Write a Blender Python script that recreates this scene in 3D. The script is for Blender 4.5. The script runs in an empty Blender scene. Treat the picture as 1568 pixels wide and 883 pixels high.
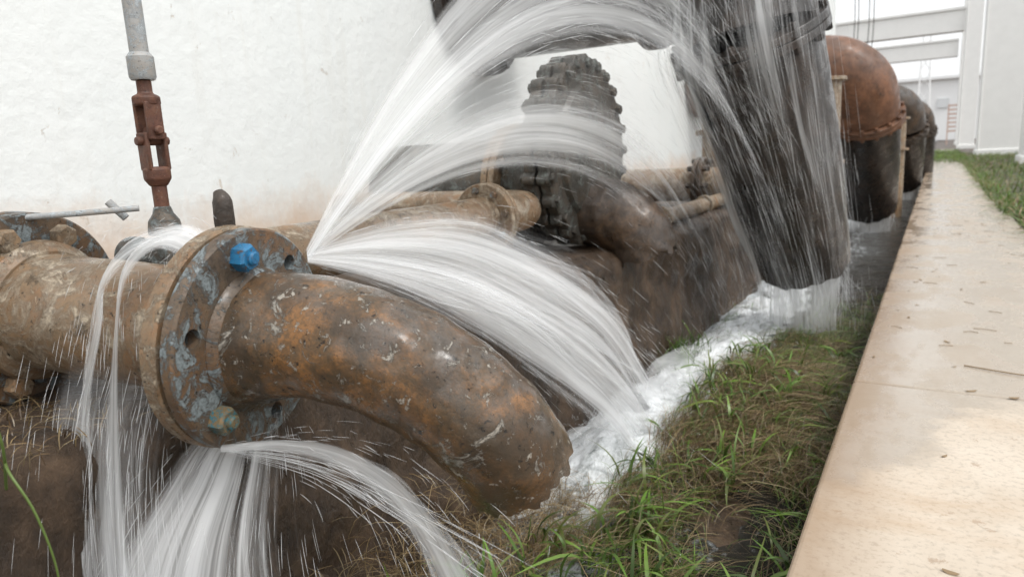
import bpy, math, random
import numpy as np
from mathutils import Vector, Matrix
from mathutils import noise as mn
random.seed(7); rng=np.random.default_rng(7)
scene=bpy.context.scene
V=Vector
# ---------------------------------------------------------------- builders
class MB:
    def __init__(s): s.v=[]; s.f=[]
    def add(s,vs,fs):
        o=len(s.v); s.v.extend([tuple(p) for p in vs]); s.f.extend([tuple(i+o for i in f) for f in fs])
def link(o,parent=None):
    scene.collection.objects.link(o)
    if parent: o.parent=parent
    return o
def empty(name):
    e=bpy.data.objects.new(name,None); e.empty_display_size=.1
    return link(e)
def mkobj(name,mb,mat,parent=None,smooth=True,sharp=35):
    me=bpy.data.meshes.new(name); me.from_pydata(mb.v,[],mb.f); me.update()
    if smooth:
        me.polygons.foreach_set('use_smooth',[True]*len(me.polygons))
        if sharp:
            try: me.set_sharp_from_angle(angle=math.radians(sharp))
            except Exception: pass
    me.materials.append(mat)
    o=bpy.data.objects.new(name,me)
    return link(o,parent)
def frame(ax):
    ax=V(ax).normalized()
    up=V((0,0,1)) if abs(ax.z)<.95 else V((0,1,0))
    e2=(up-ax*up.dot(ax)).normalized(); e1=e2.cross(ax)
    return ax,e1,e2
def catmull(pts,rad,sub):
    P=[np.array(p,float) for p in pts]; n=len(P)
    out=[];ro=[]
    for i in range(n-1):
        p0=P[i-1] if i>0 else 2*P[0]-P[1]
        p3=P[i+2] if i+2<n else 2*P[-1]-P[-2]
        for k in range(sub):
            t=k/sub
            out.append(.5*((2*P[i])+(-p0+P[i+1])*t+(2*p0-5*P[i]+4*P[i+1]-p3)*t*t+(-p0+3*P[i]-3*P[i+1]+p3)*t**3))
            ro.append(rad[i]*(1-t)+rad[i+1]*t)
    out.append(P[-1]);ro.append(rad[-1])
    return out,ro
def sweep(mb,pts,rad,nseg=40,sub=8,wall=0.0,jag=0.0,rough=0.0):
    if not isinstance(rad,(list,tuple)): rad=[rad]*len(pts)
    P,R=catmull(pts,rad,sub); P=[V(p) for p in P]; n=len(P)
    T=[(P[min(i+1,n-1)]-P[max(i-1,0)]).normalized() for i in range(n)]
    _,e1,e2=frame(T[0])
    rings=[]
    for i in range(n):
        if i>0:
            q=T[i-1].rotation_difference(T[i]); e1=q@e1; e2=q@e2
        rings.append((P[i],T[i],e1.copy(),e2.copy(),R[i]))
    jagv=[jag*(mn.noise(V((k*.35,3,1)))+.6*mn.noise(V((k*1.3,9,1)))) for k in range(nseg)]
    def ring(dr):
        vs=[]
        for i,(p,t,a,b,r) in enumerate(rings):
            for k in range(nseg):
                th=2*math.pi*k/nseg
                q=p+(a*math.cos(th)+b*math.sin(th))*(r-dr)
                if rough: q=q+(a*math.cos(th)+b*math.sin(th))*rough*mn.noise(q*25)
                if jag and i==n-1: q=q+t*jagv[k]
                vs.append(q)
        return vs
    o=ring(0)
    fs=[(i*nseg+k,i*nseg+(k+1)%nseg,(i+1)*nseg+(k+1)%nseg,(i+1)*nseg+k) for i in range(n-1) for k in range(nseg)]
    if wall>0:
        inn=ring(wall); N=len(o)
        fs+= [(N+i*nseg+k,N+(i+1)*nseg+k,N+(i+1)*nseg+(k+1)%nseg,N+i*nseg+(k+1)%nseg) for i in range(n-1) for k in range(nseg)]
        for i in (0,n-1):
            for k in range(nseg):
                a=i*nseg+k;b=i*nseg+(k+1)%nseg
                fs.append((a,N+a,N+b,b) if i==0 else (a,b,N+b,N+a))
        mb.add(o+inn,fs)
    else:
        fs.append(tuple(range(nseg))[::-1]); fs.append(tuple((n-1)*nseg+k for k in range(nseg)))
        mb.add(o,fs)
def lathe(mb,c,ax,prof,nseg=48,closed=True,rot=0):
    ax,e1,e2=frame(ax); c=V(c); m=len(prof); vs=[]
    for r,h in prof:
        for k in range(nseg):
            th=2*math.pi*k/nseg+rot
            vs.append(c+ax*h+(e1*math.cos(th)+e2*math.sin(th))*r)
    fs=[]
    for i in range(m if closed else m-1):
        j=(i+1)%m
        for k in range(nseg):
            fs.append((i*nseg+k,i*nseg+(k+1)%nseg,j*nseg+(k+1)%nseg,j*nseg+k))
    if not closed:
        fs.append(tuple(range(nseg))[::-1]); fs.append(tuple((m-1)*nseg+k for k in range(nseg)))
    mb.add(vs,fs)
def plate(mb,c,ax,ro,ri,h0,h1,b=.003,nseg=72):
    lathe(mb,c,ax,[(ri,h0),(ro-b,h0),(ro,h0+b),(ro,h1-b),(ro-b,h1),(ri,h1)],nseg)
def hexa(mb,c,ax,r,h,h0=0,rot=0,n=6):
    lathe(mb,c,ax,[(r,h0),(r,h0+h*.8),(r*.84,h0+h)],n,False,rot)
def box(mb,c,s,rot=None,b=0):
    c=V(c); vs=[]
    for x in (-1,1):
        for y in (-1,1):
            for z in (-1,1):
                p=V((x*s[0]/2,y*s[1]/2,z*s[2]/2))
                if rot: p=rot@p
                vs.append(c+p)
    mb.add(vs,[(0,1,3,2),(4,6,7,5),(0,4,5,1),(2,3,7,6),(0,2,6,4),(1,5,7,3)])
def bevel(o,w,seg=2):
    m=o.modifiers.new('Bevel','BEVEL'); m.width=w; m.segments=seg; m.limit_method='ANGLE'
def bolts(mb,c,ax,rb,n,r,h,h0,a0=0,skip=()):
    axv,e1,e2=frame(ax)
    for i in range(n):
        if i in skip: continue
        th=a0+2*math.pi*i/n
        q=V(c)+(e1*math.cos(th)+e2*math.sin(th))*rb
        hexa(mb,q,ax,r,h,h0,rot=random.random())
def boolean(o,cut):
    m=o.modifiers.new('b','BOOLEAN'); m.object=cut; m.operation='DIFFERENCE'; m.solver='EXACT'
    dg=bpy.context.evaluated_depsgraph_get(); dg.update()
    me=bpy.data.meshes.new_from_object(o.evaluated_get(dg))
    o.modifiers.clear(); o.data=me
    bpy.data.objects.remove(cut,do_unlink=True)
    me.polygons.foreach_set('use_smooth',[True]*len(me.polygons))
    me.set_sharp_from_angle(angle=math.radians(35))
# ---------------------------------------------------------------- materials
class NT:
    def __init__(s,name):
        s.m=bpy.data.materials.new(name); s.m.use_nodes=True; s.t=s.m.node_tree; s.t.nodes.clear()
        s.out=s.n('ShaderNodeOutputMaterial')
    def n(s,ty,**k):
        x=s.t.nodes.new(ty)
        for a,b in k.items(): setattr(x,a,b)
        return x
    def l(s,a,b): s.t.links.new(a,b)
    def setin(s,node,i,v):
        if isinstance(v,bpy.types.NodeSocket): s.l(v,node.inputs[i])
        else: node.inputs[i].default_value=v
    def math(s,op,a,b=0.0,c=None,clamp=False):
        x=s.n('ShaderNodeMath',operation=op,use_clamp=clamp); s.setin(x,0,a); s.setin(x,1,b)
        if c is not None: s.setin(x,2,c)
        return x.outputs[0]
    def noise(s,vec,scale,detail=8,rough=.6,dist=0):
        x=s.n('ShaderNodeTexNoise'); s.l(vec,x.inputs['Vector'])
        x.inputs['Scale'].default_value=scale; x.inputs['Detail'].default_value=detail
        x.inputs['Roughness'].default_value=rough; x.inputs['Distortion'].default_value=dist
        return x.outputs['Fac']
    def mapping(s,vec,sc=(1,1,1),loc=(0,0,0)):
        x=s.n('ShaderNodeMapping'); s.l(vec,x.inputs[0]); x.inputs['Scale'].default_value=sc; x.inputs['Location'].default_value=loc
        return x.outputs[0]
    def ramp(s,fac,stops,interp='LINEAR'):
        x=s.n('ShaderNodeValToRGB'); x.color_ramp.interpolation=interp; e=x.color_ramp.elements
        while len(e)>1: e.remove(e[-1])
        for i,(p,c) in enumerate(stops):
            q=e[0] if i==0 else e.new(p)
            q.position=p; q.color=(c,c,c,1) if not hasattr(c,'__len__') else (*c,1)
        s.l(fac,x.inputs[0]); return x.outputs[0]
    def mix(s,f,a,b):
        x=s.n('ShaderNodeMix',data_type='RGBA'); s.setin(x,0,f)
        for i,v in ((6,a),(7,b)):
            if isinstance(v,bpy.types.NodeSocket): s.l(v,x.inputs[i])
            else: x.inputs[i].default_value=(*v,1)
        return x.outputs[2]
    def bump(s,h,st=.5,d=.01,nrm=None):
        x=s.n('ShaderNodeBump'); x.inputs['Strength'].default_value=st; x.inputs['Distance'].default_value=d
        s.l(h,x.inputs['Height'])
        if nrm: s.l(nrm,x.inputs['Normal'])
        return x.outputs[0]
    def princ(s,col,rough,nrm=None,metal=0,spec=.5,coat=0):
        x=s.n('ShaderNodeBsdfPrincipled')
        if isinstance(col,bpy.types.NodeSocket): s.l(col,x.inputs['Base Color'])
        else: x.inputs['Base Color'].default_value=(*col,1)
        s.setin(x,'Roughness',rough); x.inputs['Metallic'].default_value=metal
        x.inputs['Specular IOR Level'].default_value=spec
        s.setin(x,'Coat Weight',coat); x.inputs['Coat Roughness'].default_value=.16
        if nrm: s.l(nrm,x.inputs['Normal'])
        s.l(x.outputs[0],s.out.inputs[0]); return x
    def obj(s): return s.n('ShaderNodeTexCoord').outputs['Object']
def rust(name,dark,mid,orange,paint,pt=.56,scale=5,rough=(.18,.6),bumpd=.004,soft=.04,coat=0,flake=.6,grime=.7,flk=.615):
    k=NT(name); c=k.obj()
    n1=k.noise(c,scale,14,.72,.7)
    n1b=k.noise(k.mapping(c,loc=(7,3,1)),scale*4,12,.75)
    n1c=k.noise(k.mapping(c,loc=(2,3,7)),scale*24,8,.75)
    s=k.math('ADD',k.math('MULTIPLY',n1,.48),k.math('ADD',k.math('MULTIPLY',n1b,.32),k.math('MULTIPLY',n1c,.20)))
    blend=[a*.65+b*.35 for a,b in zip(mid,orange)]
    col=k.ramp(s,[(.40,dark),(.46,mid),(.51,blend),(.545,orange),(.575,blend),(.61,dark)])
    gn=k.math('ADD',k.math('MULTIPLY',k.noise(k.mapping(c,loc=(11,5,2)),scale*1.1,10,.7,.4),.75),k.math('MULTIPLY',n1b,.25))
    g=k.ramp(gn,[(.42,0.0),(.56,grime)])
    col=k.mix(g,col,[x*1.5 for x in dark])
    n2=k.noise(k.mapping(c,loc=(3,9,4)),scale*2.6,14,.78,.9)
    pm=k.ramp(n2,[(pt,0.0),(pt+soft,1.0)])
    pc=k.mix(k.ramp(n1c,[(.4,0.0),(.6,1.0)]),paint,[p*.5 for p in paint])
    col=k.mix(pm,col,pc)
    fl=k.ramp(k.noise(k.mapping(c,loc=(8,1,6)),scale*8,10,.75,.6),[(flk,0.0),(flk+.015,1.0)])
    col=k.mix(k.math('MULTIPLY',fl,flake),col,paint)
    pits=k.ramp(k.noise(k.mapping(c,loc=(5,5,5)),scale*12,6,.7),[(.345,0.0),(.375,1.0)])
    col=k.mix(pits,[d*.45 for d in dark],col)
    wet=k.noise(c,scale*2,10,.7)
    r=k.ramp(wet,[(.38,rough[0]),(.60,rough[1])])
    h=k.math('ADD',k.math('MULTIPLY',s,1.5),k.math('ADD',k.math('MULTIPLY',pm,.35),k.math('ADD',k.math('MULTIPLY',pits,.45),k.math('MULTIPLY',fl,.25))))
    cw=k.ramp(wet,[(.44,coat),(.54,coat*.15)])
    k.princ(col,r,k.bump(h,.9,bumpd),coat=cw); return k.m
M_rust=rust('rusted_steel',(.030,.021,.013),(.088,.057,.029),(.29,.135,.042),(.36,.33,.28),.575,6,(.16,.6),.0045,.03,.9,.85,.85,.59)
M_brown=rust('brown_wet_steel',(.016,.012,.009),(.052,.036,.025),(.11,.065,.035),(.2,.18,.15),.60,5,(.2,.6),.007,.05,.3)
M_flange=rust('flange_steel',(.035,.026,.018),(.14,.10,.065),(.21,.11,.05),(.24,.28,.29),.49,8,(.2,.65),.004,.05,.3)
M_beige=rust('beige_painted_pipe',(.055,.038,.022),(.24,.165,.098),(.29,.155,.070),(.46,.38,.28),.48,6,(.2,.6),.004,.10,.5,.6,.5)
M_tan=rust('tan_flange',(.05,.034,.02),(.27,.19,.115),(.29,.16,.075),(.45,.37,.27),.49,9,(.25,.65),.004,.08,.2,.5,.5)
M_grey=rust('grey_blue_casting',(.035,.03,.024),(.12,.115,.10),(.15,.095,.05),(.25,.29,.29),.48,9,(.2,.6),.005,.08,.2)
M_gdark=rust('dark_grey_casting',(.020,.018,.014),(.068,.064,.055),(.10,.07,.045),(.19,.21,.19),.52,8,(.2,.55),.006,.08,.3)
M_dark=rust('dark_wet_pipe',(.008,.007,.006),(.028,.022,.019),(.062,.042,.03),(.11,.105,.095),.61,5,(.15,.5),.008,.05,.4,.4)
M_orange=rust('orange_primer_pipe',(.04,.022,.014),(.15,.070,.038),(.27,.125,.065),(.28,.22,.17),.60,4,(.3,.65),.004,.05,.1,.4,.6)
M_redrust=rust('red_rust',(.04,.018,.012),(.13,.052,.032),(.18,.08,.042),(.28,.22,.18),.62,20,(.4,.8),.002)
M_galv=rust('galvanised_pipe',(.22,.22,.215),(.36,.37,.37),(.36,.33,.29),(.46,.5,.52),.5,20,(.35,.6),.001,.04,0,.6,.2)
M_blue=rust('blue_painted_bolt',(.02,.04,.06),(.015,.15,.32),(.02,.20,.40),(.18,.10,.05),.56,45,(.25,.5),.001,.04,0,.6,.2)
M_olive=rust('weathered_bolt',(.05,.06,.05),(.14,.12,.06),(.26,.14,.05),(.05,.20,.25),.5,55,(.25,.5),.001,.04,0,.6,.2)

def m_wall():
    k=NT('white_tank_paint'); c=k.obj()
    sep=k.n('ShaderNodeSeparateXYZ'); k.l(c,sep.inputs[0]); z=sep.outputs[2]
    big=k.noise(k.mapping(c,(1,1,.35)),1.3,6,.6)
    col=k.ramp(big,[(.3,(.775,.81,.80)),(.7,(.845,.865,.85))])
    drip=k.noise(k.mapping(c,(9,9,.6)),1.5,8,.65)
    col=k.mix(k.math('MULTIPLY',k.ramp(drip,[(.54,0.0),(.74,1.0)]),.2),col,(.60,.57,.49))
    zz=k.math('ADD',z,k.math('MULTIPLY',k.noise(k.mapping(c,(1,1,.6)),3,12,.75),-.6))
    low=k.ramp(k.math('MULTIPLY_ADD',zz,1.0,1.0),[(.30,1.0),(.48,.5),(.64,0.0)])
    st=k.mix(k.noise(c,8,8,.7),(.48,.25,.11),(.72,.56,.40))
    col=k.mix(low,col,st)
    ch=k.ramp(k.noise(c,7,10,.78,.7),[(.635,0.0),(.642,1.0)])
    col=k.mix(k.math('MULTIPLY',ch,.6),col,(.57,.48,.38))
    h=k.math('ADD',k.noise(c,14,8,.6),k.math('MULTIPLY',ch,-.8))
    k.princ(col,.5,k.bump(h,.4,.014)); return k.m
M_wall=m_wall()
def m_conc(name,a,b,wet=False):
    k=NT(name); c=k.obj()
    n=k.noise(c,3,10,.65); col=k.ramp(n,[(.3,a),(.7,b)])
    fine=k.noise(c,70,6,.7); col=k.mix(k.ramp(fine,[(.36,.4 if wet else .12),(.5,0.0)]),col,[x*.5 for x in a])
    r=.75
    if wet:
        sp=k.ramp(k.noise(c,13,10,.78),[(.605,0.0),(.64,1.0)]); col=k.mix(k.math('MULTIPLY',sp,.45),col,(.25,.15,.08))
        st=k.ramp(k.noise(k.mapping(c,loc=(4,4,4)),1.9,10,.7,.5),[(.50,0.0),(.66,.45)]); col=k.mix(st,col,(.40,.27,.16))
        sep=k.n('ShaderNodeSeparateXYZ'); k.l(c,sep.inputs[0])
        yy=k.math('ADD',sep.outputs[1],k.math('MULTIPLY',k.noise(c,2.2,6,.6),1.6))
        yy=k.math('ADD',yy,k.math('MULTIPLY',sep.outputs[0],-1.2))
        w=k.ramp(k.math('MULTIPLY',yy,.1),[(.27,0.0),(.285,1.0)])
        col=k.mix(k.math('MULTIPLY',w,.62),col,[x*.62 for x in a])
        pud=k.ramp(k.noise(k.mapping(c,(1.6,.8,1)),3.5,8,.65),[(.42,0.0),(.56,1.0)])
        r=k.math('SUBTRACT',.72,k.math('MULTIPLY',w,k.math('ADD',.22,k.math('MULTIPLY',pud,.42))))
        g=k.ramp(k.math('ADD',k.math('MULTIPLY',sep.outputs[0],-1.0),k.math('MULTIPLY',k.noise(c,6,8,.7),.2)),[(.12,0.0),(.27,1.0)])
        col=k.mix(k.math('MULTIPLY',g,.65),col,(.25,.16,.09))
    h=k.math('ADD',k.math('MULTIPLY',fine,.3),n)
    k.princ(col,r,k.bump(h,.25,.008)); return k.m
M_walk=m_conc('walkway_concrete',(.50,.425,.34),(.63,.555,.465),True)
M_col=m_conc('white_concrete',(.82,.82,.80),(.88,.88,.86))
M_far=m_conc('painted_haze_white',(.87,.88,.88),(.90,.90,.90))  # distance haze and overexposure put into the near-white colour
def m_soil():
    k=NT('wet_soil'); c=k.obj()
    n=k.noise(c,5,12,.7); n2=k.noise(k.mapping(c,(1,1,.5),(4,4,4)),22,10,.7)
    col=k.ramp(k.math('ADD',k.math('MULTIPLY',n,.6),k.math('MULTIPLY',n2,.4)),[(.36,(.015,.010,.007)),(.5,(.055,.034,.019)),(.64,(.13,.082,.048))])
    r=k.ramp(n2,[(.3,.15),(.6,.6)])
    k.princ(col,r,k.bump(n2,.9,.03)); return k.m
M_soil=m_soil()
def m_chan():
    k=NT('channel_water'); c=k.obj()
    sep=k.n('ShaderNodeSeparateXYZ'); k.l(c,sep.inputs[0])
    n=k.noise(k.mapping(c,(1,.6,1)),40,10,.75,.3)
    nn=k.noise(k.mapping(c,(1,.3,1),(3,3,3)),5,10,.75,.6)
    side=k.math('MULTIPLY_ADD',sep.outputs[0],-.26,-.21)
    f=k.ramp(k.math('ADD',k.math('ADD',k.math('MULTIPLY',nn,.5),k.math('MULTIPLY',n,.5)),side),[(.46,0.0),(.62,1.0)])
    col=k.mix(f,(.03,.028,.022),(.78,.83,.86))
    k.princ(col,k.math('MULTIPLY_ADD',f,.6,.05),k.bump(k.math('ADD',n,nn),.8,.04)); return k.m
M_chan=m_chan()
def m_foam():
    k=NT('white_foam'); c=k.obj()
    n=k.noise(k.mapping(c,(1,.6,1)),38,10,.78); n2=k.noise(k.mapping(c,(1,.30,1)),9,12,.74,.5)
    f=k.ramp(k.math('ADD',k.math('MULTIPLY',n,.45),k.math('MULTIPLY',n2,.55)),[(.385,0.0),(.46,.6),(.54,1.0)])
    col=k.mix(f,(.20,.22,.215),(.92,.95,.97))
    p=k.princ(col,k.math('MULTIPLY_ADD',f,.5,.2),k.bump(k.math('ADD',n,n2),.6,.02),spec=.3)
    return k.m
M_foam=m_foam()
def watershader(k,glo=.06,col=(.97,.985,.995)):
    d=k.n('ShaderNodeBsdfDiffuse'); d.inputs[0].default_value=(*col,1)
    t=k.n('ShaderNodeBsdfTranslucent'); t.inputs[0].default_value=(*col,1)
    g=k.n('ShaderNodeBsdfGlossy'); g.inputs[0].default_value=(1,1,1,1); g.inputs['Roughness'].default_value=.5
    m=k.n('ShaderNodeMixShader'); m.inputs[0].default_value=.42; k.l(d.outputs[0],m.inputs[1]); k.l(t.outputs[0],m.inputs[2])
    m2=k.n('ShaderNodeMixShader'); m2.inputs[0].default_value=glo; k.l(m.outputs[0],m2.inputs[1]); k.l(g.outputs[0],m2.inputs[2])
    return m2.outputs[0]
def m_strand():
    k=NT('water_streak')
    tr=k.n('ShaderNodeBsdfTransparent'); mx=k.n('ShaderNodeMixShader'); mx.inputs[0].default_value=.6
    k.l(tr.outputs[0],mx.inputs[1]); k.l(watershader(k),mx.inputs[2]); k.l(mx.outputs[0],k.out.inputs[0]); return k.m
M_strand=m_strand()
def m_sheet(name,dens,across=40,along=1.2,lo=.32,hi=.68,floor=.0,seed=0,brk=.35,edge=.6,end=.7,v0=.4,fine=.14,fin=0.0,thin=1.0):
    k=NT(name)
    uv=k.n('ShaderNodeTexCoord').outputs['UV']
    sep=k.n('ShaderNodeSeparateXYZ'); k.l(uv,sep.inputs[0]); u=sep.outputs[0]; v=sep.outputs[1]
    n=k.noise(k.mapping(uv,(across,along,1),(seed,seed*1.7,0)),1,4,.55,.1)
    n3=k.noise(k.mapping(uv,(across*3.2,along*2.6,1),(seed,seed*1.1,0)),1,3,.6,.1)
    n2=k.noise(k.mapping(uv,(across*.16,along*1.0,1),(seed+9,seed,0)),1,3,.5)
    s=k.math('ADD',k.math('ADD',k.math('MULTIPLY',n,.54-fine),k.math('MULTIPLY',n3,fine)),k.math('MULTIPLY',n2,.46))
    s=k.math('SUBTRACT',s,k.math('MULTIPLY',k.math('MAXIMUM',k.math('SUBTRACT',v,v0),0.0),brk))
    e=k.math('MULTIPLY',k.math('MULTIPLY',u,k.math('SUBTRACT',1.0,u)),4.0,clamp=True)
    s=k.math('SUBTRACT',s,k.math('MULTIPLY',k.math('POWER',k.math('SUBTRACT',1.0,e),3.0),.14))
    a=k.ramp(s,[(lo,floor),(hi,1.0)],'EASE')
    e=k.math('POWER',e,edge)
    fv=k.ramp(v,[(0.0,0.0 if fin else 1.0),(max(fin,.02),1.0),(max(fin,.02)+.22,thin),(max(end,.3),thin),(1.0,0.0)],'LINEAR')
    a=k.math('MULTIPLY',k.math('MULTIPLY',a,e),k.math('MULTIPLY',fv,dens),clamp=True)
    tr=k.n('ShaderNodeBsdfTransparent')
    mx=k.n('ShaderNodeMixShader'); k.l(a,mx.inputs[0]); k.l(tr.outputs[0],mx.inputs[1]); k.l(watershader(k,.02),mx.inputs[2])
    k.l(mx.outputs[0],k.out.inputs[0]); return k.m
def m_grass():
    k=NT('grass_blades'); a=k.n('ShaderNodeVertexColor'); a.layer_name='Col'
    p=k.princ(a.outputs[0],.32)
    t=k.n('ShaderNodeBsdfTranslucent'); k.l(a.outputs[0],t.inputs[0])
    mx=k.n('ShaderNodeMixShader'); mx.inputs[0].default_value=.35; k.l(p.outputs[0],mx.inputs[1]); k.l(t.outputs[0],mx.inputs[2])
    k.l(mx.outputs[0],k.out.inputs[0]); return k.m
M_grass=m_grass()
def m_plain(name,c,r):
    k=NT(name); o=k.obj(); n=k.noise(o,30,6,.6)
    k.princ(k.mix(n,[x*.7 for x in c],c),r); return k.m
M_cable=m_plain('dark_cable',(.10,.09,.09),.6)
M_straw=m_plain('dry_straw',(.30,.21,.12),.8)
M_brick=m_plain('brick_far',(.70,.50,.42),.8)

# ---------------------------------------------------------------- setting
BX=-1.15
def ground():
    xs=[-300,-60,-10,-3,-2.4]+list(np.linspace(-2.3,BX-.10,22))
    prof=[(x,-.42 if x>-2.5 else -.46) for x in xs]
    prof+=[(BX-.06,-.422),(BX-.03,-.432),(BX-.008,-.455)]+[(BX+.05*(i/18)**1.5,-.47-.63*i/18) for i in range(0,19)]
    prof+=[(x,-1.10) for x in np.linspace(BX+.09,-.2,18)]
    prof+=[(-.15,-1.10),(-.14,-.86),(.5,-.86),(.62,-.83),(1,-.82),(3,-.82),(20,-.8),(300,-.8)]
    ys=[-20,-5,-1]+list(np.linspace(-.5,6,200))+list(np.linspace(6.3,30,60))+[40,60,120,400]
    v=[]
    for y in ys:
        for x,z in prof:
            dz=dx=0
            if -2.4<x<-.18:
                p=V((x*4,y*4,z*4))
                a=mn.fractal(p,1,2,5)
                if z>-.44: dz=.014*a
                elif z<-1.05 and x>BX+.06:
                    dz=.03*a+ .10*math.exp(-((x+.5)/.28)**2-((y-2.7)/.55)**2)
                else: dx=.045*a
            v.append((x+dx,y,z+dz))
    m=len(prof); f=[(i*m+j,i*m+j+1,(i+1)*m+j+1,(i+1)*m+j) for i in range(len(ys)-1) for j in range(m-1)]
    mb=MB(); mb.add(v,f); mkobj('ground',mb,M_soil,sharp=60)
ground()
mb=MB()
ys=[-1.5,2.45,6.6,11,15,20,26,32,40]
for a,b in zip(ys[:-1],ys[1:]): box(mb,(.215,(a+b)/2,-.93),(.83,b-a-.005,.26))
o=mkobj('concrete_walkway',mb,M_walk,smooth=False); bevel(o,.012,3)
def tank():
    e=empty('water_tank')
    mb=MB(); ys=list(np.linspace(-6,20,60)); zs=list(np.linspace(-.47,7,20)); v=[];
    for y in ys:
        for z in zs: v.append((-2.4+.006*mn.noise(V((y,z,0))),y,z))
    n=len(zs); f=[(i*n+j,(i+1)*n+j,(i+1)*n+j+1,i*n+j+1) for i in range(len(ys)-1) for j in range(n-1)]
    mb.add(v,f); mkobj('wall_shell',mb,M_wall,e)
    mb=MB(); box(mb,(-6.42,7,3.25),(8,25.98,7.45)); mkobj('tank_body',mb,M_col,e,False)
    mb=MB(); box(mb,(-2.34,7,-.40),(.10,25.9,.09)); o=mkobj('base_plinth',mb,M_tan,e,False); bevel(o,.01)
tank()
for (x0,x1,y,w) in ((1.68,2.7,20,1.0),(1.10,2.25,28,1.1),(.80,1.46,40,1.0),(.9,1.7,53,1.0)):
    mb=MB(); box(mb,((x0+x1)/2,y+w/2,4.1),(x1-x0,w,9.9)); box(mb,((x0+x1)/2,y+w/2,-.72),(x1-x0+.1,w+.1,.2))
    box(mb,(x0+.03,y-.02,4.1),(.05,.04,9.8))
    o=mkobj('concrete_column',mb,M_col,smooth=False); bevel(o,.02)
for y in (40.2,53.2):
    mb=MB(); box(mb,(-6.1,y+.3,5.15),(13.7,.6,.95)); box(mb,(-6.1,y+.3,5.70),(13.7,.75,.14)); o=mkobj('concrete_beam',mb,M_col,smooth=False); bevel(o,.02)
mb=MB()
for x,y in ((-1.9,19.2),(-1.82,19.2),(-1.6,19.3),(-1.5,19.3)):
    sweep(mb,[(x,y,3.6),(x+.02,y,2.6),(x-.02,y,1.7)],.010,6,4)
mkobj('hanging_cable',mb,M_cable)
e=empty('pale_backdrop_building')  # pale building added to keep the far background white
mb=MB(); box(mb,(4,95,2.5),(60,8,6.6)); box(mb,(4,90.8,5.9),(61,.6,.3)); mkobj('walls',mb,M_far,e,False)
mb=MB()
for i in range(26): box(mb,(-24+i*2.2,90.9,3.2),(1.1,.12,1.0))
mkobj('windows',mb,m_plain('washed_out_window',(.82,.84,.85),.4),e,False)  # panes coloured near-white, so the blown-out glare is in the paint
mb=MB()
for i in range(7): box(mb,(1.0,60,.1+i*.3),(1.1,.08,.12))
box(mb,(.5,60,.5),(.08,.1,3)); box(mb,(1.5,60,.5),(.08,.1,3)); mkobj('slatted_gate',mb,M_brick,smooth=False)
mb=MB()
for sx in (-.5,.5):
    for sy in (-.5,.5): sweep(mb,[(-1.2+sx,65+sy,-.8),(-1.2+sx*.4,65+sy*.4,9)],.05,6,2)
for i in range(7):
    z=-.3+i*1.3; w=.5*(1-.6*(z+.8)/9.8)
    for a,b in (((-w,-w),(w,-w)),((w,-w),(w,w)),((w,w),(-w,w)),((-w,w),(-w,-w))):
        sweep(mb,[(-1.2+a[0],65+a[1],z),(-1.2+b[0],65+b[1],z+1.1)],.03,5,1)
mkobj('lattice_tower',mb,M_far)
def sheetgrid(name,mat,x0,x1,y0,y1,nx,ny,zf,parent=None):
    mb=MB(); v=[]
    for j in range(ny+1):
        for i in range(nx+1):
            x=x0+(x1-x0)*i/nx; y=y0+(y1-y0)*j/ny
            v.append((x,y,zf(x,y)))
    m=nx+1; mb.add(v,[(j*m+i,j*m+i+1,(j+1)*m+i+1,(j+1)*m+i) for j in range(ny) for i in range(nx)])
    return mkobj(name,mb,mat,parent,sharp=0)
sheetgrid('channel_water',M_chan,BX-.02,-.16,-.5,40,30,700,lambda x,y:-1.080+.008*mn.noise(V((x*9,y*6,0))))
def foamz(x,y):
    e1=math.exp(-((x+.97)/.21)**2-((y-2.35)/.65)**2)
    e2=.85*math.exp(-((x+.88)/.24)**2-((y-4.9)/1.2)**2)
    e3=.9*math.exp(-((x+.92)/.18)**2-((y-3.5)/.6)**2)
    E=min(1.2,e1+e2+e3)
    n=mn.fractal(V((x*8,y*4.5,1)),1,2,6)
    return -1.110+.060*E+.030*n*min(1,E*1.5)+.05*e1
sheetgrid('foam',M_foam,BX,-.25,1.2,7.5,110,560,foamz)

# ---------------------------------------------------------------- pipes
d=V((.972,.223,-.076)).normalized(); C1=V((-1.02,.739,-.288)); C2=V((-1.50,.630,-.250))
P=empty('rusted_drain_pipe')
mb=MB(); sweep(mb,[C2-d*1.2,C2,C1-d*.2,C1-d*.03],.113,64,10,.01,rough=.002); mkobj('straight_run',mb,M_beige,P)
mb=MB(); lathe(mb,C2,d,[(.112,.0),(.138,.010),(.135,.026),(.118,.04)],64,False); mkobj('weld_neck',mb,M_beige,P)
mb=MB(); plate(mb,C1,d,.194,.10,-.036,-.006,.004,96); mkobj('flange_back',mb,M_tan,P)
mb=MB(); plate(mb,C1,d,.180,.10,-.008,.002); mkobj('gasket',mb,M_dark,P)
mb=MB(); plate(mb,C1,d,.192,.10,.0005,.027,.004,96); F1=mkobj('flange_front',mb,M_flange,P)
ax,e1,e2=frame(d)
def onfl(th,r=.153): return C1+(e1*math.cos(math.radians(th))+e2*math.sin(math.radians(th)))*r
cut=MB()
for th in (50,165,285,345): lathe(cut,onfl(th),d,[(.0155,-.02),(.0155,.06)],24,False)
boolean(F1,mkobj('cut',cut,M_dark))
mb=MB(); hexa(mb,onfl(103),d,.0235,.026,.027,.3); lathe(mb,onfl(103),d,[(.012,.05),(.012,.058),(.009,.061)],16,False); mkobj('bolt_blue',mb,M_blue,P,sharp=25)
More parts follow.
